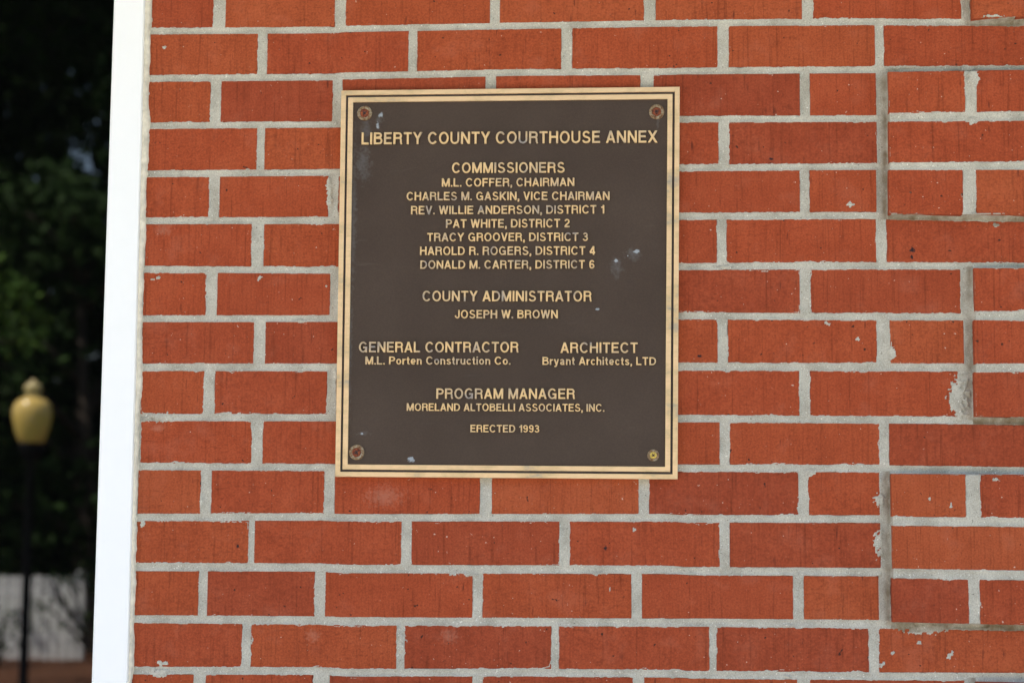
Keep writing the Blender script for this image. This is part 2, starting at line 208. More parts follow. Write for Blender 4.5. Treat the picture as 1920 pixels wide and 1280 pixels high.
def noise(nt, vec, scale, detail=3, rough=.55, sc=None, dim='3D'):
    n = N(nt, 'ShaderNodeTexNoise'); n.inputs['Scale'].default_value = scale; n.inputs['Detail'].default_value = detail; n.inputs['Roughness'].default_value = rough
    if sc:
        mp = N(nt, 'ShaderNodeMapping'); mp.inputs['Scale'].default_value = sc; nt.links.new(vec, mp.inputs[0]); vec = mp.outputs[0]
    nt.links.new(vec, n.inputs['Vector']); return n.outputs['Fac']
def math_(nt, op, a, b=None):
    m = N(nt, 'ShaderNodeMath', operation=op)
    for k, v in ((0, a), (1, b)):
        if v is None: continue
        if isinstance(v, (int, float)): m.inputs[k].default_value = v
        else: nt.links.new(v, m.inputs[k])
    return m.outputs[0]
def bump(nt, h, p, strength, dist):
    b = N(nt, 'ShaderNodeBump'); b.inputs['Strength'].default_value = strength; b.inputs['Distance'].default_value = dist
    nt.links.new(h, b.inputs['Height']); nt.links.new(b.outputs[0], p.inputs['Normal'])
def spots(nt, lst, soft=.45):
    """mask that is 1 inside any of the blots (x, z, rx, rz) given in world metres"""
    geo = N(nt, 'ShaderNodeNewGeometry'); out = None
    wob = N(nt, 'ShaderNodeTexNoise'); wob.inputs['Scale'].default_value = 260; wob.inputs['Detail'].default_value = 4
    nt.links.new(geo.outputs['Position'], wob.inputs['Vector'])
    for x, z, rx, rz in lst:
        mp = N(nt, 'ShaderNodeMapping', vector_type='POINT')
        mp.inputs['Location'].default_value = (-x/rx, 0, -z/rz); mp.inputs['Scale'].default_value = (1/rx, 0, 1/rz)
        nt.links.new(geo.outputs['Position'], mp.inputs[0])
        ln = N(nt, 'ShaderNodeVectorMath', operation='LENGTH'); nt.links.new(mp.outputs[0], ln.inputs[0])
        d = math_(nt, 'ADD', ln.outputs['Value'], math_(nt, 'MULTIPLY', math_(nt, 'SUBTRACT', wob.outputs['Fac'], .5), 2.2))
        mr = N(nt, 'ShaderNodeMapRange'); mr.inputs[1].default_value = 1; mr.inputs[2].default_value = 1-soft; nt.links.new(d, mr.inputs[0])
        out = mr.outputs[0] if out is None else math_(nt, 'MAXIMUM', out, mr.outputs[0])
    return out

# brick: extruded clay face, drag marks running up and down, grit, a few specks
def brick_material():
    m, nt, p = mat('red_brick'); tc = N(nt, 'ShaderNodeTexCoord'); oi = N(nt, 'ShaderNodeObjectInfo')
    va = N(nt, 'ShaderNodeVectorMath', operation='SCALE'); cx = N(nt, 'ShaderNodeCombineXYZ')
    for k in range(3): nt.links.new(oi.outputs['Random'], cx.inputs[k])
    nt.links.new(cx.outputs[0], va.inputs[0]); va.inputs['Scale'].default_value = 57
    ad = N(nt, 'ShaderNodeVectorMath', operation='ADD'); nt.links.new(tc.outputs['Object'], ad.inputs[0]); nt.links.new(va.outputs[0], ad.inputs[1])
    v = ad.outputs[0]; L = nt.links
    base = ramp(nt, noise(nt, v, 22, 5, .65), [(.22, (.265, .051, .0195)), (.5, (.303, .061, .024)), (.8, (.345, .077, .032))])
    tone = ramp(nt, oi.outputs['Random'], [(0, (.84, .80, .88)), (.2, (.94, .92, .95)), (.5, (1.02, .98, .95)), (.8, (1.03, 1.08, 1.0)), (1, (1.08, 1.2, 1.15))])
    base = mix(nt, 1, base, tone, 'MULTIPLY')
    grain = noise(nt, v, 420, 4, .7)
    base = mix(nt, .95, base, ramp(nt, grain, [(.25, .62), (.5, 1.0), (.75, 1.32)]), 'MULTIPLY')
    drag = noise(nt, v, 1, 3, .6, (330, 330, 11))
    base = mix(nt, .6, base, ramp(nt, drag, [(.30, .50), (.42, .95), (.6, 1.04), (.8, 1.16)]), 'MULTIPLY')
    crk = noise(nt, v, 1, 3, .6, (90, 90, 260)); patchy = ramp(nt, noise(nt, v, 9, 2), [(.42, 0.), (.62, 1.)])
    base = mix(nt, math_(nt, 'MULTIPLY', patchy, .4), base, mix(nt, 1, base, ramp(nt, crk, [(.36, .6), (.46, 1.0), (.7, 1.1)]), 'MULTIPLY'))
    slit = noise(nt, v, 1, 1, .4, (210, 210, 30)); gate = noise(nt, v, 30, 2)
    slitm = math_(nt, 'MULTIPLY', ramp(nt, slit, [(.20, 1.), (.29, 0.)]), ramp(nt, gate, [(.46, 0.), (.58, 1.)]))
    base = mix(nt, math_(nt, 'MULTIPLY', slitm, .75), base, (.09, .02, .012))
    bloom = ramp(nt, noise(nt, v, 26, 3, .6), [(.56, 0.), (.85, .22)])
    base = mix(nt, bloom, base, (.47, .17, .11))
    sp = ramp(nt, noise(nt, v, 230, 2, .5), [(.735, 0.), (.78, 1.)])
    base = mix(nt, math_(nt, 'MULTIPLY', sp, .8), base, (.55, .45, .38))
    pit = ramp(nt, noise(nt, v, 150, 1, .4), [(.205, 1.), (.235, 0.)])
    base = mix(nt, math_(nt, 'MULTIPLY', pit, .85), base, (.03, .017, .015))
    # stains that really sit on certain bricks
    pale = spots(nt, [(-.4490, 1.4755, .0110, .0100), (-.2735, 1.4770, .0135, .0105), (-.6600, 1.7420, .012, .006), (-.6600, 2.0040, .014, .009), (-.3600, 1.6540, .030, .016)], .9)
    base = mix(nt, math_(nt, 'MULTIPLY', pale, .22), base, (.55, .30, .22))
    dark = spots(nt, [(-.0735, 1.5900, .0026, .0030), (-.5508, 1.5890, .0024, .0028), (.3180, 1.9720, .0034, .0046), (.3175, 1.9630, .0020, .0040), (-.5070, 1.7540, .0016, .0050), (.1400, 2.0920, .003, .003), (.0460, 1.8360, .0035, .002)], .5)
    base = mix(nt, dark, base, (.03, .018, .02))
    L.new(base, p.inputs['Base Color']); p.inputs['Roughness'].default_value = .9; p.inputs['Specular IOR Level'].default_value = .18
    h = math_(nt, 'ADD', math_(nt, 'MULTIPLY', grain, .7), math_(nt, 'ADD', math_(nt, 'MULTIPLY', drag, .6), math_(nt, 'MULTIPLY', slitm, -1.2)))
    bump(nt, h, p, .55, .0007)
    return m
def mortar_material():
    m, nt, p = mat('sandy_mortar'); geo = N(nt, 'ShaderNodeNewGeometry'); v = geo.outputs['Position']; L = nt.links
    base = ramp(nt, noise(nt, v, 30, 3), [(.3, (.345, .328, .28)), (.5, (.43, .412, .36)), (.72, (.50, .48, .42))])
    g = noise(nt, v, 650, 3, .7)
    base = mix(nt, .9, base, ramp(nt, g, [(.25, .62), (.5, .98), (.72, 1.28)]), 'MULTIPLY')
    s = ramp(nt, noise(nt, v, 480, 1, .4), [(.70, 0.), (.74, 1.)]); base = mix(nt, math_(nt, 'MULTIPLY', s, .8), base, (.78, .76, .70))
    s = ramp(nt, noise(nt, v, 300, 1, .4), [(.22, 1.), (.26, 0.)]); base = mix(nt, math_(nt, 'MULTIPLY', s, .6), base, (.10, .09, .08))
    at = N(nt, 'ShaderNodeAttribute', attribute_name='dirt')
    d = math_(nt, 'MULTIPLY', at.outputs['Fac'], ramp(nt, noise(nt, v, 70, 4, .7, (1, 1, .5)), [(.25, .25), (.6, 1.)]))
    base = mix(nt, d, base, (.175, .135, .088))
    L.new(base, p.inputs['Base Color']); p.inputs['Roughness'].default_value = .9; p.inputs['Specular IOR Level'].default_value = .25
    bump(nt, g, p, .5, .0006)
    return m
def simple(name, col, rough=.6, metal=0., spec=.5, nscale=None, var=.2, bscale=None, bd=.001):
    m, nt, p = mat(name); tc = N(nt, 'ShaderNodeTexCoord')
    if nscale:
        n = noise(nt, tc.outputs['Object'], nscale, 4, .6)
        c = ramp(nt, n, [(.3, tuple(a*(1-var) for a in col)), (.7, tuple(min(1, a*(1+var)) for a in col))]); nt.links.new(c, p.inputs['Base Color'])
    else: p.inputs['Base Color'].default_value = (*col, 1)
    p.inputs['Roughness'].default_value = rough; p.inputs['Metallic'].default_value = metal; p.inputs['Specular IOR Level'].default_value = spec
    if bscale: bump(nt, noise(nt, tc.outputs['Object'], bscale, 3, .6), p, .5, bd)
    return m
BRICK = brick_material(); MORTAR = mortar_material()
WHITE = simple('white_painted_frame', (.86, .88, .91), .35, 0, .5, 60, .006)
SEAL = simple('aged_sealant', (.60, .56, .47), .6, 0, .3, 90, .22, 160, .0008)
# bronze: brushed, with tarnish and blotchy grey reflections painted in by noise
def bronze():
    m, nt, p = mat('brushed_bronze'); geo = N(nt, 'ShaderNodeNewGeometry'); v = geo.outputs['Position']
    t = noise(nt, v, 26, 4, .65, (1, 1, 1.6)); br = noise(nt, v, 1, 2, .5, (60, 60, 1400)); 
    c = ramp(nt, t, [(.26, (.42, .35, .28)), (.40, (.70, .50, .28)), (.56, (.84, .59, .345))])
    c = mix(nt, .5, c, ramp(nt, br, [(.3, .86), (.6, 1.04)]), 'MULTIPLY')
    nt.links.new(c, p.inputs['Base Color']); p.inputs['Metallic'].default_value = .35; p.inputs['Roughness'].default_value = .42
    return m
BRONZE = bronze()
def letter_bronze():
    m, nt, p = mat('raised_letter_bronze'); geo = N(nt, 'ShaderNodeNewGeometry'); v = geo.outputs['Position']
    t = noise(nt, v, 42, 3, .6)
    c = ramp(nt, t, [(.28, (.34, .30, .28)), (.40, (.62, .46, .29)), (.54, (.82, .57, .29))])  # blotchy grey reflections painted into the letter colour along with tarnish
    nt.links.new(c, p.inputs['Base Color']); p.inputs['Metallic'].default_value = .35; p.inputs['Roughness'].default_value = .42
    return m
LETTER = letter_bronze()
def field():
    m, nt, p = mat('dark_leatherette_enamel'); geo = N(nt, 'ShaderNodeNewGeometry'); v = geo.outputs['Position']
    c = ramp(nt, noise(nt, v, 9, 3, .6), [(.3, (.050, .033, .0245)), (.7, (.063, .043, .0325))])
    c = mix(nt, .5, c, ramp(nt, noise(nt, v, 500, 2, .6), [(.3, .8), (.7, 1.2)]), 'MULTIPLY')
    sc = ramp(nt, noise(nt, v, 1, 3, .6, (14, 14, 120)), [(.68, 0.), (.84, .16)]); c = mix(nt, sc, c, (.22, .20, .20))
    runs = spots(nt, [(-.3895, 2.131, .008, .022), (-.3925, 2.090, .012, .030), (-.0067, 2.141, .0025, .010), (-.0600, 1.950, .010, .014), (-.0385, 1.967, .012, .010), (-.3720, 2.146, .006, .008), (-.4050, 2.02, .006, .12), (-.4060, 1.85, .004, .12), (-.3860, 1.735, .010, .003)], .9)
    c = mix(nt, math_(nt, 'MULTIPLY', runs, .13), c, (.30, .34, .38))
    bl = spots(nt, [(-.3705, 2.1535, .0035, .0045), (-.3738, 2.1405, .0028, .0048), (-.0345, 1.9715, .0042, .0032), (-.0605, 1.9585, .0026, .0022), (-.0455, 1.965, .0012, .001), (-.3235, 1.7015, .0060, .0032), (-.3880, 1.7345, .0022, .0018), (-.085, 1.8955, .0028, .0016)], .5)
    c = mix(nt, math_(nt, 'MULTIPLY', bl, .6), c, (.45, .52, .60))
    nt.links.new(c, p.inputs['Base Color']); p.inputs['Roughness'].default_value = .5; p.inputs['Specular IOR Level'].default_value = .24
    bump(nt, noise(nt, v, 520, 2, .5), p, .35, .0005)
    return m
FIELD = field()
GROOVE = simple('dark_groove', (.045, .035, .035), .55, 0, .3, 300, .2)
def rust_mat():
    m, nt, p = mat('rusted_steel'); geo = N(nt, 'ShaderNodeNewGeometry')
    c = ramp(nt, noise(nt, geo.outputs['Position'], 420, 4, .7), [(.35, (.035, .012, .008)), (.5, (.16, .035, .014)), (.68, (.33, .085, .025))])
    nt.links.new(c, p.inputs['Base Color']); p.inputs['Roughness'].default_value = .9; return m
RUST = rust_mat()
def washer_mat():
    m, nt, p = mat('weathered_brass_washer'); geo = N(nt, 'ShaderNodeNewGeometry')
    c = ramp(nt, noise(nt, geo.outputs['Position'], 330, 3, .7), [(.34, (.12, .045, .018)), (.5, (.24, .16, .085)), (.68, (.33, .31, .25))])
    nt.links.new(c, p.inputs['Base Color']); p.inputs['Roughness'].default_value = .6; p.inputs['Metallic'].default_value = .3; return m
WASHER = washer_mat()
BRASS = simple('bright_brass', (.55, .40, .09), .35, .6, .5, 500, .35)
# tinted window glass: nearly black body, clear reflection
def glass_mat():
    m, nt, p = mat('tinted_window_glass'); geo = N(nt, 'ShaderNodeNewGeometry'); v = geo.outputs['Position']
    d = ramp(nt, noise(nt, v, 420, 1, .4), [(.765, 0.), (.80, 1.)])
    c = mix(nt, math_(nt, 'MULTIPLY', d, .25), (.0012, .0013, .0014), (.25, .24, .22)); nt.links.new(c, p.inputs['Base Color'])
    p.inputs['Roughness'].default_value = 0.0; p.inputs['IOR'].default_value = 1.9; p.inputs['Specular IOR Level'].default_value = .5
    return m
GLASS = glass_mat()
CONCRETE = simple('pale_concrete', (.42, .39, .34), .85, 0, .3, 3, .12, 60, .004)
GRASS = simple('mown_grass', (.07, .10, .03), .95, 0, .2, 5, .35, 40, .02)
STRAW = simple('pine_straw', (.10, .042, .02), .95, 0, .2, 9, .45, 60, .02)
SOFFIT = simple('white_soffit', (.62, .61, .58), .6, 0, .4, 4, .04)
FENCE = simple('white_fence_board', (.82, .83, .80), .6, 0, .4, 5, .10)
POST = simple('black_iron', (.004, .004, .006), .6, 0, .12)
BARK = simple('tree_bark', (.07, .055, .042), .95, 0, .2, 12, .4, 30, .02)
def leaf_mat(name, a, b):
    m, nt, p = mat(name); at = N(nt, 'ShaderNodeAttribute', attribute_name='tint')
    nt.links.new(ramp(nt, at.outputs['Fac'], [(0, a), (1, b)]), p.inputs['Base Color']); p.inputs['Roughness'].default_value = .75; p.inputs['Specular IOR Level'].default_value = .08
    return m
LEAF = leaf_mat('dark_foliage', (.009, .020, .006), (.030, .060, .013)); LEAF2 = leaf_mat('light_foliage', (.035, .08, .012), (.085, .15, .025))
def globe_mat():
    m, nt, p = mat('amber_lamp_globe'); p.inputs['Base Color'].default_value = (.80, .56, .15, 1); p.inputs['Roughness'].default_value = .22
    p.inputs['Subsurface Weight'].default_value = .0; p.inputs['Coat Weight'].default_value = .4
    return m
GLOBE = globe_mat(); CAP = simple('pale_lamp_finial', (.62, .50, .22), .35, 0, .5)

# ------------------------------------------------------------------ ground
def sheet(name, x0, x1, y0, y1, z, m, nx=1, ny=1, zf=None):
    v = []; f = []
    for j in range(ny+1):
        for i in range(nx+1):
            x = x0+(x1-x0)*i/nx; y = y0+(y1-y0)*j/ny; v.append((x, y, zf(x, y) if zf else z))
    for j in range(ny):
        for i in range(nx): a = j*(nx+1)+i; f.append((a, a+1, a+nx+2, a+nx+1))
    me = bpy.data.meshes.new(name); me.from_pydata(v, [], f); return tag(link(name, me, m), kind='structure')
sheet('lawn', -150, 150, -150, 60, 0, GRASS, 30, 30)
sheet('concrete_pavement', -14, 9, -7.5, .0, .004, CONCRETE)
sheet('pine_straw_bed', -16, 2, -23.5, -13.6, .006, STRAW, 30, 8)

# ------------------------------------------------------------------ brick wall
XC = .6701                                   # right-hand corner of the wall
PQ = .014                                    # how far the quoins stand out
wall = empty('brick_wall', (0, 0, 0), 'red brick wall with pale mortar and projecting quoin bricks behind the bronze plaque', 'wall')
BEDS = [sorted(b) for b in BEDS]
pit = .0651
def bedf(i):
    """centre height of bed joint i as a function of x (i counts downwards, 0 is the top measured one)"""
    if 0 <= i < 14:
        xs = np.array([p[0] for p in BEDS[i]]); zs = np.array([p[1] for p in BEDS[i]])
        return lambda x: np.interp(x, xs, zs)
    if i < 0:  return lambda x: 2.2729-i*pit+0*np.asarray(x, dtype=float)
    return lambda x: 1.4315-(i-13)*pit+0*np.asarray(x, dtype=float)
def bedt(i): return BED_T[i] if 0 <= i < 14 else .0092
R0, R1 = -3, 18
recs = []   # every brick: (x0, x1, bottom function, top function, y of face, key)
def qrow(r):
    for a, b in ((-4, -2), (-0, 0), (2, 4), (6, 8), (10, 12), (14, 16)):
        if a <= r <= b: return True
    return r == -1
for r in range(R0, R1):
    if r in range(15): x0, js = ROWS[r]; js = list(js)
    else:
        src = ROWS[(r % 2)+10 if r > 14 else (r % 2)+0]; x0, js = src[0], list(src[1])
    top = bedf(r-1); bot = bedf(r); tt = bedt(r-1)/2; tb = bedt(r)/2
    q = qrow(r); qx = None
    if q:
        key = r if r in QUOIN_X else {-1: 0, -2: 7, -3: 8, -4: 6, 15: 7, 16: 14}.get(r, 14)
        qx = QUOIN_X[key][0]; qj = QUOIN_X[key][1:]
        js = [j for j in js if j[1] < qx+.03]
        last = js[-1]
        if abs(last[1]-qx) > .012: js.append((qx-.014, qx))
    xs = [x0]; segs = []
    for a, b in js: segs.append((xs[-1], a)); xs.append(b)
    if not q:
        while xs[-1] < XC-.001:
            e = min(XC, xs[-1]+.193)
            if XC-e < .03: e = XC
            segs.append((xs[-1], e)); xs.append(e+.0098)
    f_t = (lambda x, t=top, d=tt: t(x)-d); f_b = (lambda x, t=bot, d=tb: t(x)+d)
    for a, b in segs: recs.append((a, b, f_b, f_t, 0., r))
    if q:
        qz = QUOIN_Z.get(r)
        def lin(pts):
            (xa, za), (xb, zb) = pts; return lambda x: za+(zb-za)*(np.clip(x, xa, xb+.05)-xa)/(xb-xa)
        g_t = lin(qz[0]) if qz and qz[0] else f_t; g_b = lin(qz[1]) if qz and qz[1] else f_b
        xx = [qx]; sg = []
        for a, b in qj: sg.append((xx[-1], a)); xx.append(b)
        if xx[-1] < XC+PQ-.02: sg.append((xx[-1], XC+PQ))
        for a, b in sg: recs.append((a, b, g_b, g_t, -PQ, r))
def brick_mesh(a, b, fb, ft, seed, depth=.09, y=0.):
    """one brick: uneven outline, eased arris, body running back into the wall"""
    rr = random.Random(seed); cx = (a+b)/2; cz = float(fb(cx)+ft(cx))/2; n = 9 if b-a > .12 else 5
    ring = []
    j = lambda s: rr.uniform(-s, s)
    for k in range(n): x = a+(b-a)*k/n; ring.append((x+(j(.0004)), float(fb(x))+j(.00035), 0, 1))
    for k in range(3): z = k/3; ring.append((b+j(.0004), float(fb(b))*(1-z)+float(ft(b))*z, -1, 0))
    for k in range(n): x = b-(b-a)*k/n; ring.append((x+(j(.0004)), float(ft(x))+j(.00035), 0, -1))
    for k in range(3): z = k/3; ring.append((a+j(.0004), float(ft(a))*(1-z)+float(fb(a))*z, 1, 0))
    m = len(ring); e = .0011; v = []; f = []
    for lay, (ins, yy) in enumerate(((0, depth), (0, e*.9), (e*.35, e*.25), (e, 0))):
        for x, z, dx, dz in ring:
            X = min(max(x, a+ins), b-ins); zb, zt = float(fb(x)), float(ft(x)); Z = min(max(z, zb+ins), zt-ins)
            v.append((X-cx, yy+(rr.uniform(-.00012, .00012) if lay == 3 else 0), Z-cz))
    for l in range(3):
        for k in range(m): q = (k+1) % m; f.append((l*m+k, l*m+q, (l+1)*m+q, (l+1)*m+k))
    f.append(tuple(3*m+k for k in range(m)))
    me = bpy.data.meshes.new('brick'); me.from_pydata(v, [], f); return me, (cx, y, cz)
for i, (a, b, fb, ft, y, r) in enumerate(recs):
    me, c = brick_mesh(a, b, fb, ft, i, .09, y)
    y2 = y+random.uniform(-.0006, .0006) if y == 0 else y+random.uniform(-.0004, .0004)
    o = link('brick', me, BRICK, wall, (c[0], y2, c[2]))
    o.rotation_euler = (R(random.uniform(-.25, .25)), 0, R(random.uniform(-.12, .12)))

# mortar: one height field laid in the joints, squeezed out unevenly over the arrises
def mortar_field():
    h = .00125; x = np.arange(-.6925, XC+.002, h); z = np.arange(1.17, 2.49, h)
    X, Z = np.meshgrid(x, z); sd = np.full(X.shape, 1.)
    base = np.zeros(X.shape); dirt = np.zeros(X.shape)
    for a, b, fb, ft, y, r in recs:
        i0 = max(0, int((a-.02-x[0])/h)); i1 = min(len(x), int((b+.02-x[0])/h)+2)
        zc = float(fb((a+b)/2)); j0 = max(0, int((zc-.02-z[0])/h)); j1 = min(len(z), int((zc+.08-z[0])/h)+2)
        if i1 <= i0 or j1 <= j0: continue
        xs = X[j0:j1, i0:i1]; zs = Z[j0:j1, i0:i1]
        zb = fb(xs[0])[None, :]; zt = ft(xs[0])[None, :]
        d = np.maximum(np.maximum(a-xs, xs-b), np.maximum(zb-zs, zs-zt))
        sd[j0:j1, i0:i1] = np.minimum(sd[j0:j1, i0:i1], d)
    # the quoins' own plane
    for ra, rb in ((-4, -1), (0, 0), (2, 4), (6, 8), (10, 12), (14, 16)):
        for r in range(ra, rb+1):
            rr_ = [q for q in recs if q[5] == r and q[4] < 0]
            if not rr_: continue
            xq = min(q[0] for q in rr_); q = rr_[0]
            zlo = q[2](np.clip(x, xq, XC)) - (0 if r == rb else .018); zhi = q[3](np.clip(x, xq, XC))
            msk = (X >= xq+.0006) & (Z >= zlo[None, :]) & (Z <= zhi[None, :]); base[msk] = -PQ
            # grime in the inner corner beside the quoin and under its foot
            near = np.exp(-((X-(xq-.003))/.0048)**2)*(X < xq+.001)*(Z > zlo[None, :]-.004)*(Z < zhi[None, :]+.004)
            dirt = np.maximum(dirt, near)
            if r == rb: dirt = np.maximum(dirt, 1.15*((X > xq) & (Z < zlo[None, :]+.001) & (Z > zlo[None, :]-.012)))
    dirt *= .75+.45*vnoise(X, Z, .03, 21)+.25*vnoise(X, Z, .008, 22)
    ed = .0009*vnoise(X, Z, .0032, 1)+.0007*vnoise(X, Z, .0075, 2)+.0005*vnoise(X, Z, .02, 12)+.0022*np.clip(vnoise(X, Z, .030, 3)-.2, 0, 1)+.0010*np.clip(vnoise(X, Z, .012, 8)-.45, 0, 1)*3
    w_ = sd+ed-.0001
    rec = np.where(w_ > 0, -.00045+.0026*(1-np.exp(-np.clip(w_, 0, 1)/.0020)), np.where(w_ > -.0012, -.00045+.0022*(-w_/.0012), .003))
    ybase = base+rec+.00045*vnoise(X, Z, .010, 4)+.00020*vnoise(X, Z, .0022, 5)+.00012*vnoise(X, Z, .00125, 6)+.0005*vnoise(X, Z, .05, 7)*(w_ > .001)
    # blobs of mortar left on the brick faces
    keep = w_ > -.0022
    for sx, sz, rx, rz, an in SPLATS:
        t = math.radians(an); dx = X-sx; dz = Z-sz; u = (dx*math.cos(t)+dz*math.sin(t))/rx; v_ = (-dx*math.sin(t)+dz*math.cos(t))/rz
        q = np.sqrt(u*u+v_*v_)+.55*vnoise(X, Z, .0030, 9)+.22*vnoise(X, Z, .0014, 10)
        mk = q < 1.0; hh = base-.0004-.0009*np.sqrt(np.clip(1-q, 0, 1))
        ybase = np.where(mk, np.minimum(ybase, hh), ybase); keep |= q < 1.25
    ny, nx = X.shape
    kq = keep[:-1, :-1] | keep[1:, :-1] | keep[:-1, 1:] | keep[1:, 1:]
    idx = np.arange(ny*nx).reshape(ny, nx)
    quads = np.stack([idx[:-1, :-1][kq], idx[:-1, 1:][kq], idx[1:, 1:][kq], idx[1:, :-1][kq]], 1)
    used = np.unique(quads); remap = np.full(ny*nx, -1); remap[used] = np.arange(len(used)); quads = remap[quads]
    co = np.stack([X.ravel()[used], ybase.ravel()[used], Z.ravel()[used]], 1)
    me = bpy.data.meshes.new('mortar'); me.vertices.add(len(co)); me.vertices.foreach_set('co', co.astype(np.float32).ravel())
    me.loops.add(quads.size); me.loops.foreach_set('vertex_index', quads.astype(np.int32).ravel())
    me.polygons.add(len(quads)); me.polygons.foreach_set('loop_start', np.arange(0, quads.size, 4, dtype=np.int32))
    me.polygons.foreach_set('use_smooth', np.ones(len(quads), dtype=bool))
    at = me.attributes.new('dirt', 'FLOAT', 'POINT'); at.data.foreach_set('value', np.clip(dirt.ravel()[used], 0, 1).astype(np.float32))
    me.update(calc_edges=True); return me
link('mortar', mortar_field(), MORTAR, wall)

# wall core and the masonry past the edge of the view: same brick, joined because nobody sees it in the photograph
GX0, GX1, GZ0, GZ1 = -2.4, -.690, .95, 2.75          # window opening
EAVE = 3.15
core = MB()
for a in ((-5, GX0, .02, .30, 0, EAVE), (GX1+.004, XC-.002, .02, .30, 0, EAVE), (GX0, GX1+.004, .02, .30, 0, GZ0), (GX0, GX1+.004, .02, .30, GZ1, EAVE),
          (XC-.25, XC-.003, .30, 5, 0, EAVE), (-5, -4.75, .30, 5, 0, EAVE), (-5, XC-.003, 5, 5.2, 0, EAVE)): core.box(*a)
link('wall_core', core.mesh(), MORTAR, wall)
far = MB()
def lay(x0, x1, z0, z1):
    k = 0; z = z0
    while z < z1-.02:
        x = x0-(.1 if k % 2 else 0); t = min(z+.0559, z1)
        while x < x1:
            a, b = max(x, x0), min(x+.193, x1)
            if b-a > .01: far.box(a, b, random.uniform(-.0006, .0006), .05, z, t, .0012)
            x += .203
        z += .0651; k += 1
zt = float(bedf(R0-1)(0))+.005; zb_ = float(bedf(R1-1)(0))-.005
lay(-.684, XC, zt, EAVE-.02); lay(-.684, XC, .01, zb_-.004)
lay(-5, GX0-.006, .01, EAVE-.02); lay(GX0-.006, -.684, GZ1+.006, EAVE-.02); lay(GX0-.006, -.684, .01, GZ0-.06)
o = link('brickwork', far.mesh(), BRICK, wall); tag(o, kind='stuff')

# ------------------------------------------------------------------ window beside the wall
win = empty('window', (-1.5, 0, GZ0), 'dark tinted window in a white frame left of the brick wall, mirroring trees and lamp', 'window')
def frame_bar(x0, x1, z0, z1):
    m = MB(); m.box(x0, x1, -.0035, .06, z0, z1, .003); return m
FW = .0468
fr = frame_bar(GX1-FW, GX1, GZ0, GZ1); f_ = fr.mesh()
for v in f_.vertices:                       # the jamb is a touch out of plumb
    v.co.x += (v.co.z-1.86)*(.0024 if v.co.x < GX1-.02 else -.0040)
link('frame_jamb', f_, WHITE, win)
link('frame_jamb', frame_bar(GX0, GX0+FW, GZ0, GZ1).mesh(), WHITE, win)
link('frame_head', frame_bar(GX0+FW+.001, GX1-FW-.003, GZ1-FW, GZ1).mesh(), WHITE, win)
link('frame_sill', frame_bar(GX0+FW+.001, GX1-FW-.003, GZ0, GZ0+FW).mesh(), WHITE, win)
pm = MB(); pm.box(GX0+.02, GX1-.02, .012, .018, GZ0+.02, GZ1-.02); link('pane', pm.mesh(), GLASS, win)
bl = MB(); bl.box(GX0-.1, GX1+.1, .24, .28, GZ0-.05, GZ1+.05); link('dark_backing', bl.mesh(), GROOVE, win)  # plain dark panel, unseen behind the opaque pane
# sealant bead between frame and brick
sv = []; sf = []; zs = np.arange(GZ0, GZ1, .002); 
xin = GX1-.0012-(zs-1.86)*.0040
xout = -.6838+.0008*vnoise(zs*0, zs, .012, 31)+.0006*vnoise(zs*0, zs, .004, 32)+.0035*np.clip(vnoise(zs*0, zs, .05, 33)-.1, 0, 1)
K = 7
for a, b, z in zip(xin, xout, zs):
    for k in range(K):
        t = k/(K-1); y = -.0022-.0028*math.sin(math.pi*min(1, t*1.02))**.6 if 0 < t < 1 else (.0 if t == 0 else .0035)
        sv.append((a+(b-a)*t, y+random.uniform(-.0002, .0002), z))
for i in range(len(zs)-1):
    for k in range(K-1): q = i*K+k; sf.append((q, q+1, q+K+1, q+K))
me = bpy.data.meshes.new('sealant'); me.from_pydata(sv, [], sf)
for p in me.polygons: p.use_smooth = True
link('sealant', me, SEAL, win)

# ------------------------------------------------------------------ roof overhang
roof = empty('roof_overhang', (-2, -1, EAVE), 'white soffit and grey roof edge overhanging the brick wall', 'roof')
m = MB(); m.box(-5.6, 1.9, -1.35, 5.4, EAVE, EAVE+.03); link('soffit', m.mesh(), SOFFIT, roof)
m = MB(); m.box(-5.62, 1.92, -1.38, -1.352, EAVE-.01, EAVE+.2); link('fascia', m.mesh(), SOFFIT, roof)
m = MB(); v = [(-5.7, -1.45, EAVE+.2), (2, -1.45, EAVE+.2), (2, 5.5, EAVE+.2), (-5.7, 5.5, EAVE+.2), (-3.5, 2, EAVE+1.5), (0, 2, EAVE+1.5)]
m.add(v, [(0, 1, 5, 4), (1, 2, 5), (2, 3, 4, 5), (3, 0, 4), (3, 2, 1, 0)]); link('roof_slope', m.mesh(), GROOVE, roof)

# ------------------------------------------------------------------ bronze plaque
CT = [(-.4225, 2.1864), (.0219, 2.1858), (.018, 1.6777), (-.4219, 1.6791)]   # TL TR BR BL
plq = empty('plaque', (-.201, 0, 1.932), 'dark brown cast bronze plaque with raised gold lettering and double gold border', 'plaque')
def inset(d):
    out = []
    for k, (x, z) in enumerate(CT):
        sx = 1 if k in (0, 3) else -1; sz = -1 if k in (0, 1) else 1
        out.append((x+sx*d, z+sz*d))
    return out
def ring(d0, d1, y, yb):
    m = MB(); a = inset(d0); b = inset(d1); e = .0004; a2 = inset(d0+e); b2 = inset(d1-e)
    v = [(x, yb, z) for x, z in a]+[(x, y+e, z) for x, z in a]+[(x, y, z) for x, z in a2]+[(x, y, z) for x, z in b2]+[(x, y+e, z) for x, z in b]+[(x, yb, z) for x, z in b]
    f = []
    for l in range(5):
        for k in range(4): q = (k+1) % 4; f.append((l*4+k, (l+1)*4+k, (l+1)*4+q, l*4+q))
    m.add(v, f); return m.mesh()
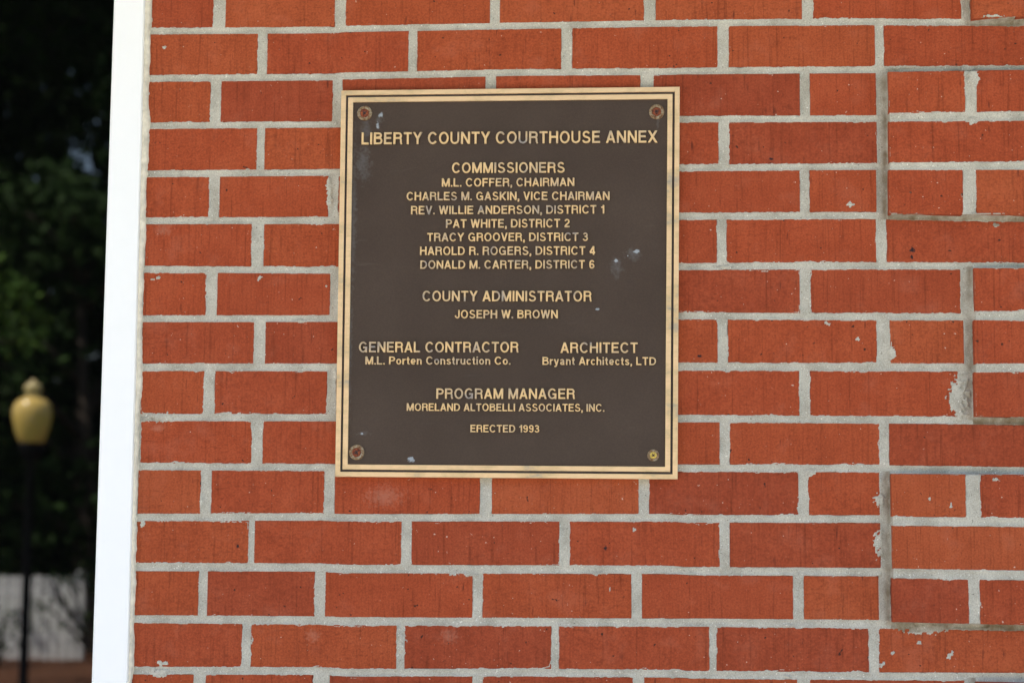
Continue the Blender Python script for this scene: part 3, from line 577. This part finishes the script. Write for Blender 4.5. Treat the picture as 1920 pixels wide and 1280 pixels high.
def slab(d, y, yb):
    m = MB(); a = inset(d); m.add([(x, y, z) for x, z in a]+[(x, yb, z) for x, z in a], [(3, 2, 1, 0), (4, 5, 6, 7)]+[(k, (k+1) % 4, 4+(k+1) % 4, 4+k) for k in range(4)]); return m.mesh()
link('border_outer', ring(0, .0063, -.0125, -.0015), BRONZE, plq)
link('groove', ring(.0064, .0092, -.0098, -.0095), GROOVE, plq)
link('border_inner', ring(.0093, .0158, -.0122, -.0020), BRONZE, plq)
link('back_plate', slab(.0010, -.0094, -.0018), FIELD, plq)
def text_mesh(s, p0, p1, hgt):
    """raised letters: outlines filled and extruded, laid along p0-p1 on the plaque"""
    x = 0; sp = .135; pos = []
    for ch in s:
        if ch == ' ': x += .345; continue
        pos.append((ch, x)); x += GLYPHS[ch][0]+sp
    tot = x-sp; L = math.hypot(p1[0]-p0[0], p1[1]-p0[1]); sx = L/tot; sl = (p1[1]-p0[1])/(p1[0]-p0[0])
    cu = bpy.data.curves.new('t', 'CURVE'); cu.dimensions = '2D'; cu.fill_mode = 'BOTH'; cu.extrude = .0014; cu.bevel_depth = .00018; cu.bevel_resolution = 0; cu.offset = -.00010
    for ch, x in pos:
        for loop in GLYPHS[ch][1]:
            n = len(loop)//2; s_ = cu.splines.new('POLY'); s_.points.add(n-1); s_.use_cyclic_u = True
            for k in range(n):
                X = (x+loop[2*k]/200)*sx; s_.points[k].co = (X, loop[2*k+1]/200*hgt+X*sl, 0, 1)
    to = bpy.data.objects.new('t', cu); C.objects.link(to); bpy.context.view_layer.update()
    me = bpy.data.meshes.new_from_object(to.evaluated_get(bpy.context.evaluated_depsgraph_get())); bpy.data.objects.remove(to)
    for v in me.vertices: X, Y, Z = v.co; v.co = (X, -Z, Y)
    me.materials.clear(); return me
for s, p0, p1, hgt in LINES:
    link('lettering', text_mesh(s, p0, p1, hgt), LETTER, plq, (p0[0], -.0108, p0[1]))
def screw(x, z, s, rusty):
    c = (x, -.0094, z); m = MB(); r = .0100*s
    m.lathe([(r, 0), (r, .0009), (r*.93, .0017), (r*.80, .0021), (r*.58, .0019), (r*.52, .0008)], 28, (0, 0, 0), 'Y')
    wv = link('washer', m.mesh(True), WASHER, plq, c)
    m = MB(); q = r*(.60 if rusty else .62)
    m.lathe([(q, .0008), (q*.97, .0021), (q*.8, .0029), (q*.45, .0033), (q*.30, .0031), (q*.16, .0018)], 22, (0, 0, 0), 'Y')
    h = link('screw', m.mesh(True), RUST if rusty else BRASS, plq, c)
    m = MB()
    for a in (0, 90):
        mm = MB(); mm.box(-q*.46, q*.46, -.00345, -.0026, -q*.10, q*.10)
        t = R(a+35); m.add([(X*math.cos(t)-Z*math.sin(t), Y, X*math.sin(t)+Z*math.cos(t)) for X, Y, Z in mm.v], mm.f)
    link('cross_slot', m.mesh(), GROOVE, h, (x, -.0094, z))
    h['label'] = 'rust-eaten screw head' if rusty else 'bright yellow brass screw head'
screw(-.3913, 2.156, 1, True); screw(-.0081, 2.1535, 1, True); screw(-.3947, 1.7105, 1, True); screw(-.0128, 1.708, .76, False)

# ------------------------------------------------------------------ across the lawn (seen in the window glass)
lamp = empty('street_lamp', (-6.05, -15.08, 0), 'black lamp post with amber acorn globe reflected in the dark window glass', 'street lamp')
m = MB(); m.lathe([(.15, 0), (.15, .06), (.10, .10), (.06, .16), (.046, .24), (.042, 2.3), (.07, 2.34), (.10, 2.40), (.12, 2.46), (.12, 2.485)], 20); link('post', m.mesh(True), POST, lamp, (-6.05, -15.08, 0))
m = MB(); m.lathe([(.115, 2.485), (.135, 2.53), (.165, 2.62), (.188, 2.72), (.192, 2.79), (.178, 2.85), (.145, 2.895), (.10, 2.92), (.085, 2.925)], 32); link('globe', m.mesh(True), GLOBE, lamp, (-6.05, -15.08, 0))
m = MB(); m.lathe([(.078, 2.922), (.082, 2.94), (.06, 2.955), (.075, 2.975), (.088, 3.0), (.085, 3.03), (.06, 3.06), (.025, 3.075), (.02, 3.095), (.004, 3.105)], 24); link('finial', m.mesh(True), CAP, lamp, (-6.05, -15.08, 0))
fen = empty('white_fence', (-10, -21.6, 0), 'white vertical board fence under the trees, mirrored low in the window', 'fence')
bm_ = MB(); bm_.box(-.043, .043, -.011, .011, 0, 1.07); fb = bm_.mesh(); x = -12.4
while x < -7.55:
    o = link('board', fb, FENCE, fen, (x, -21.6+random.uniform(-.006, .006), random.uniform(.0, .02))); x += .115
for z in (.25, .85):
    m = MB(); m.box(-12.45, -7.55, -21.655, -21.613, z, z+.09); link('rail', m.mesh(), FENCE, fen)
for x in (-12.4, -10.0, -7.6):
    m = MB(); m.box(-.05, .05, -.05, .05, 0, 1.15); link('post', m.mesh(), FENCE, fen, (x, -21.71, 0))

def leaf_cloud(name, blobs, size, per, seed, m):
    """crown: many small leaf faces spread through clumps"""
    g = np.random.default_rng(seed); P = []; T = []
    for (cx, cy, cz, r) in blobs:
        n = int(per*r*r); d = g.normal(size=(n, 3)); d /= np.linalg.norm(d, axis=1)[:, None]
        rad = r*(.35+.65*g.random(n)**.5)[:, None]*(.8+.4*g.random((n, 1))); P.append(np.array([cx, cy, cz])+d*rad*[1, 1, .75]); T.append(np.clip(g.random()*.5+.5*g.random(n), 0, 1))
    P = np.concatenate(P); T = np.concatenate(T); n = len(P)
    a = g.normal(size=(n, 3)); a /= np.linalg.norm(a, axis=1)[:, None]; b = np.cross(a, g.normal(size=(n, 3))); b /= np.linalg.norm(b, axis=1)[:, None]
    s = size*(.6+.8*g.random((n, 1)))
    co = np.stack([P-a*s, P-b*s*.5, P+a*s, P+b*s*.5], 1).reshape(-1, 3)
    me = bpy.data.meshes.new(name); me.vertices.add(4*n); me.vertices.foreach_set('co', co.astype(np.float32).ravel())
    me.loops.add(4*n); me.loops.foreach_set('vertex_index', np.arange(4*n, dtype=np.int32)); me.polygons.add(n); me.polygons.foreach_set('loop_start', np.arange(0, 4*n, 4, dtype=np.int32))
    at = me.attributes.new('tint', 'FLOAT', 'POINT'); at.data.foreach_set('value', np.repeat(T, 4).astype(np.float32)); me.update(calc_edges=True)
    me.materials.append(m); return me
def tree(loc, hgt, spread, seed, label, m=LEAF, low=.22, size=.12, per=150, nb=26, trunk=.22):
    rr = random.Random(seed); root = empty('broadleaf_tree', loc, label, 'tree', 'trees beyond the fence')
    t = MB(); tip = (rr.uniform(-.4, .4), rr.uniform(-.4, .4), hgt*.8)
    t.tube([(0, 0, -.1), (0, 0, .3), (tip[0]*.3, tip[1]*.3, hgt*.35), tip], [trunk*1.5, trunk, trunk*.75, .05], 9)
    blobs = []
    for k in range(nb):
        a = rr.uniform(0, 6.283); u = rr.random(); z = hgt*(low+(1-low)*u); rad = spread*(.25+.75*math.sin(math.pi*(.12+.8*u)))*rr.uniform(.2, 1)
        p = (rad*math.cos(a), rad*math.sin(a), z); blobs.append((*p, rr.uniform(.8, 1.5)*spread/3.2))
        zb = max(hgt*.12, z-rad*.6); s0 = (tip[0]*zb/hgt, tip[1]*zb/hgt, zb)
        t.tube([s0, tuple(s0[i]*.5+p[i]*.5+(0, 0, .2)[i] for i in range(3)), p], [trunk*.35, trunk*.2, .02], 5)
    link('trunk', t.mesh(True), BARK, root, loc); link('crown', leaf_cloud('crown', blobs, size, per, seed, m), None, root, loc)
    return root
tree((-8.3, -24.2, 0), 6.3, 3.2, 3, 'dense dark tree right behind the white fence, nearest the end of the fence', low=.20, per=260)
tree((-12.0, -25.5, 0), 6.8, 3.6, 4, 'broad dark tree over the middle of the white fence', per=260)
tree((-5.4, -26, 0), 8, 3.8, 7, 'round dark tree just past the end of the white fence', low=.1, per=260)
tree((-9.6, -31.5, 0), 18, 4.4, 5, 'tall dark tree second row back, its high crown above the fence-side trees', low=.5, per=330)
tree((-14.5, -31, 0), 16.5, 4.4, 6, 'tall dark tree of the second row, its high crown left of the reflected lamp', low=.5, per=330)
tree((-11.5, -38, 0), 19, 4.8, 8, 'tallest tree, far back where sky shows through under its crown', low=.56, per=230)
tree((-17.5, -38, 0), 17, 4.6, 9, 'far back tree at the edge of the wood, left side', low=.48, per=180)
tree((-6, -37, 0), 18, 4.8, 10, 'far back tree behind the one past the fence end', low=.55, per=220)
tree((-7.75, -17.2, 0), 5.3, .95, 11, 'slender light green tree in front of the white fence', LEAF2, low=.62, size=.06, per=420, nb=14, trunk=.07)
tree((-10.3, -19.2, 0), 5.6, 1.5, 15, 'small dark tree added out of view on the near side of the fence to shade its boards', low=.5, size=.09, per=110, nb=14, trunk=.08)  # added out of view so its crown dapples the fence with shade
tree((1.5, -26, 0), 11, 4.2, 12, 'dark tree out beyond the lawn, right of the fence', low=.12, per=90)
tree((8, -28, 0), 12, 4.5, 13, 'dark tree furthest right beyond the lawn', low=.12, per=90)
tree((-21, -29, 0), 12, 4.5, 14, 'dark tree furthest left beyond the lawn', low=.12, per=90)
def shrub(loc, blobs, label, m, seed, per=600):
    root = empty('shrub', loc, label, 'shrub', 'shrubs by the fence'); t = MB()
    for bx, by, bz, r in blobs: t.tube([(0, 0, 0), (bx, by, bz)], [.03, .01], 5)
    link('stems', t.mesh(), BARK, root, loc); link('foliage', leaf_cloud('foliage', blobs, .045, per, seed, m), None, root, loc)
shrub((-8.18, -20.3, 0), [(0, 0, .35, .35), (-.25, 0, .3, .3), (.1, .1, .62, .22)], 'low rounded shrub before the left part of the fence', LEAF, 21)
shrub((-7.15, -21.2, 0), [(0, 0, .5, .5), (-.15, 0, 1.0, .32), (.3, 0, .9, .5), (.5, 0, .4, .5), (-.42, .05, .95, .16), (-.3, 0, 1.15, .2), (-.62, .1, 1.0, .2), (-.72, .1, .74, .13), (-.55, .1, .82, .12)], 'taller shrub overlapping the end of the fence', LEAF, 22)
# woodland that closes the view behind the single trees
wood = [(-40+i*3.1+random.uniform(-1, 1), -48+random.uniform(-4, 4), z+random.uniform(-.6, .6), q) for i in range(28) for z, q in ((2, 3.2), (4.2, 3), (6.4, 2.8), (8.5, 1.5), (10.3, 1.45), (13, 3.0), (15.5, 3.2))]
me = leaf_cloud('far_wood', wood, .35, 60, 77, LEAF); tag(link('far_woodland', me, None), 'dark mass of distant woodland behind the separate trees', 'woodland', kind='stuff')
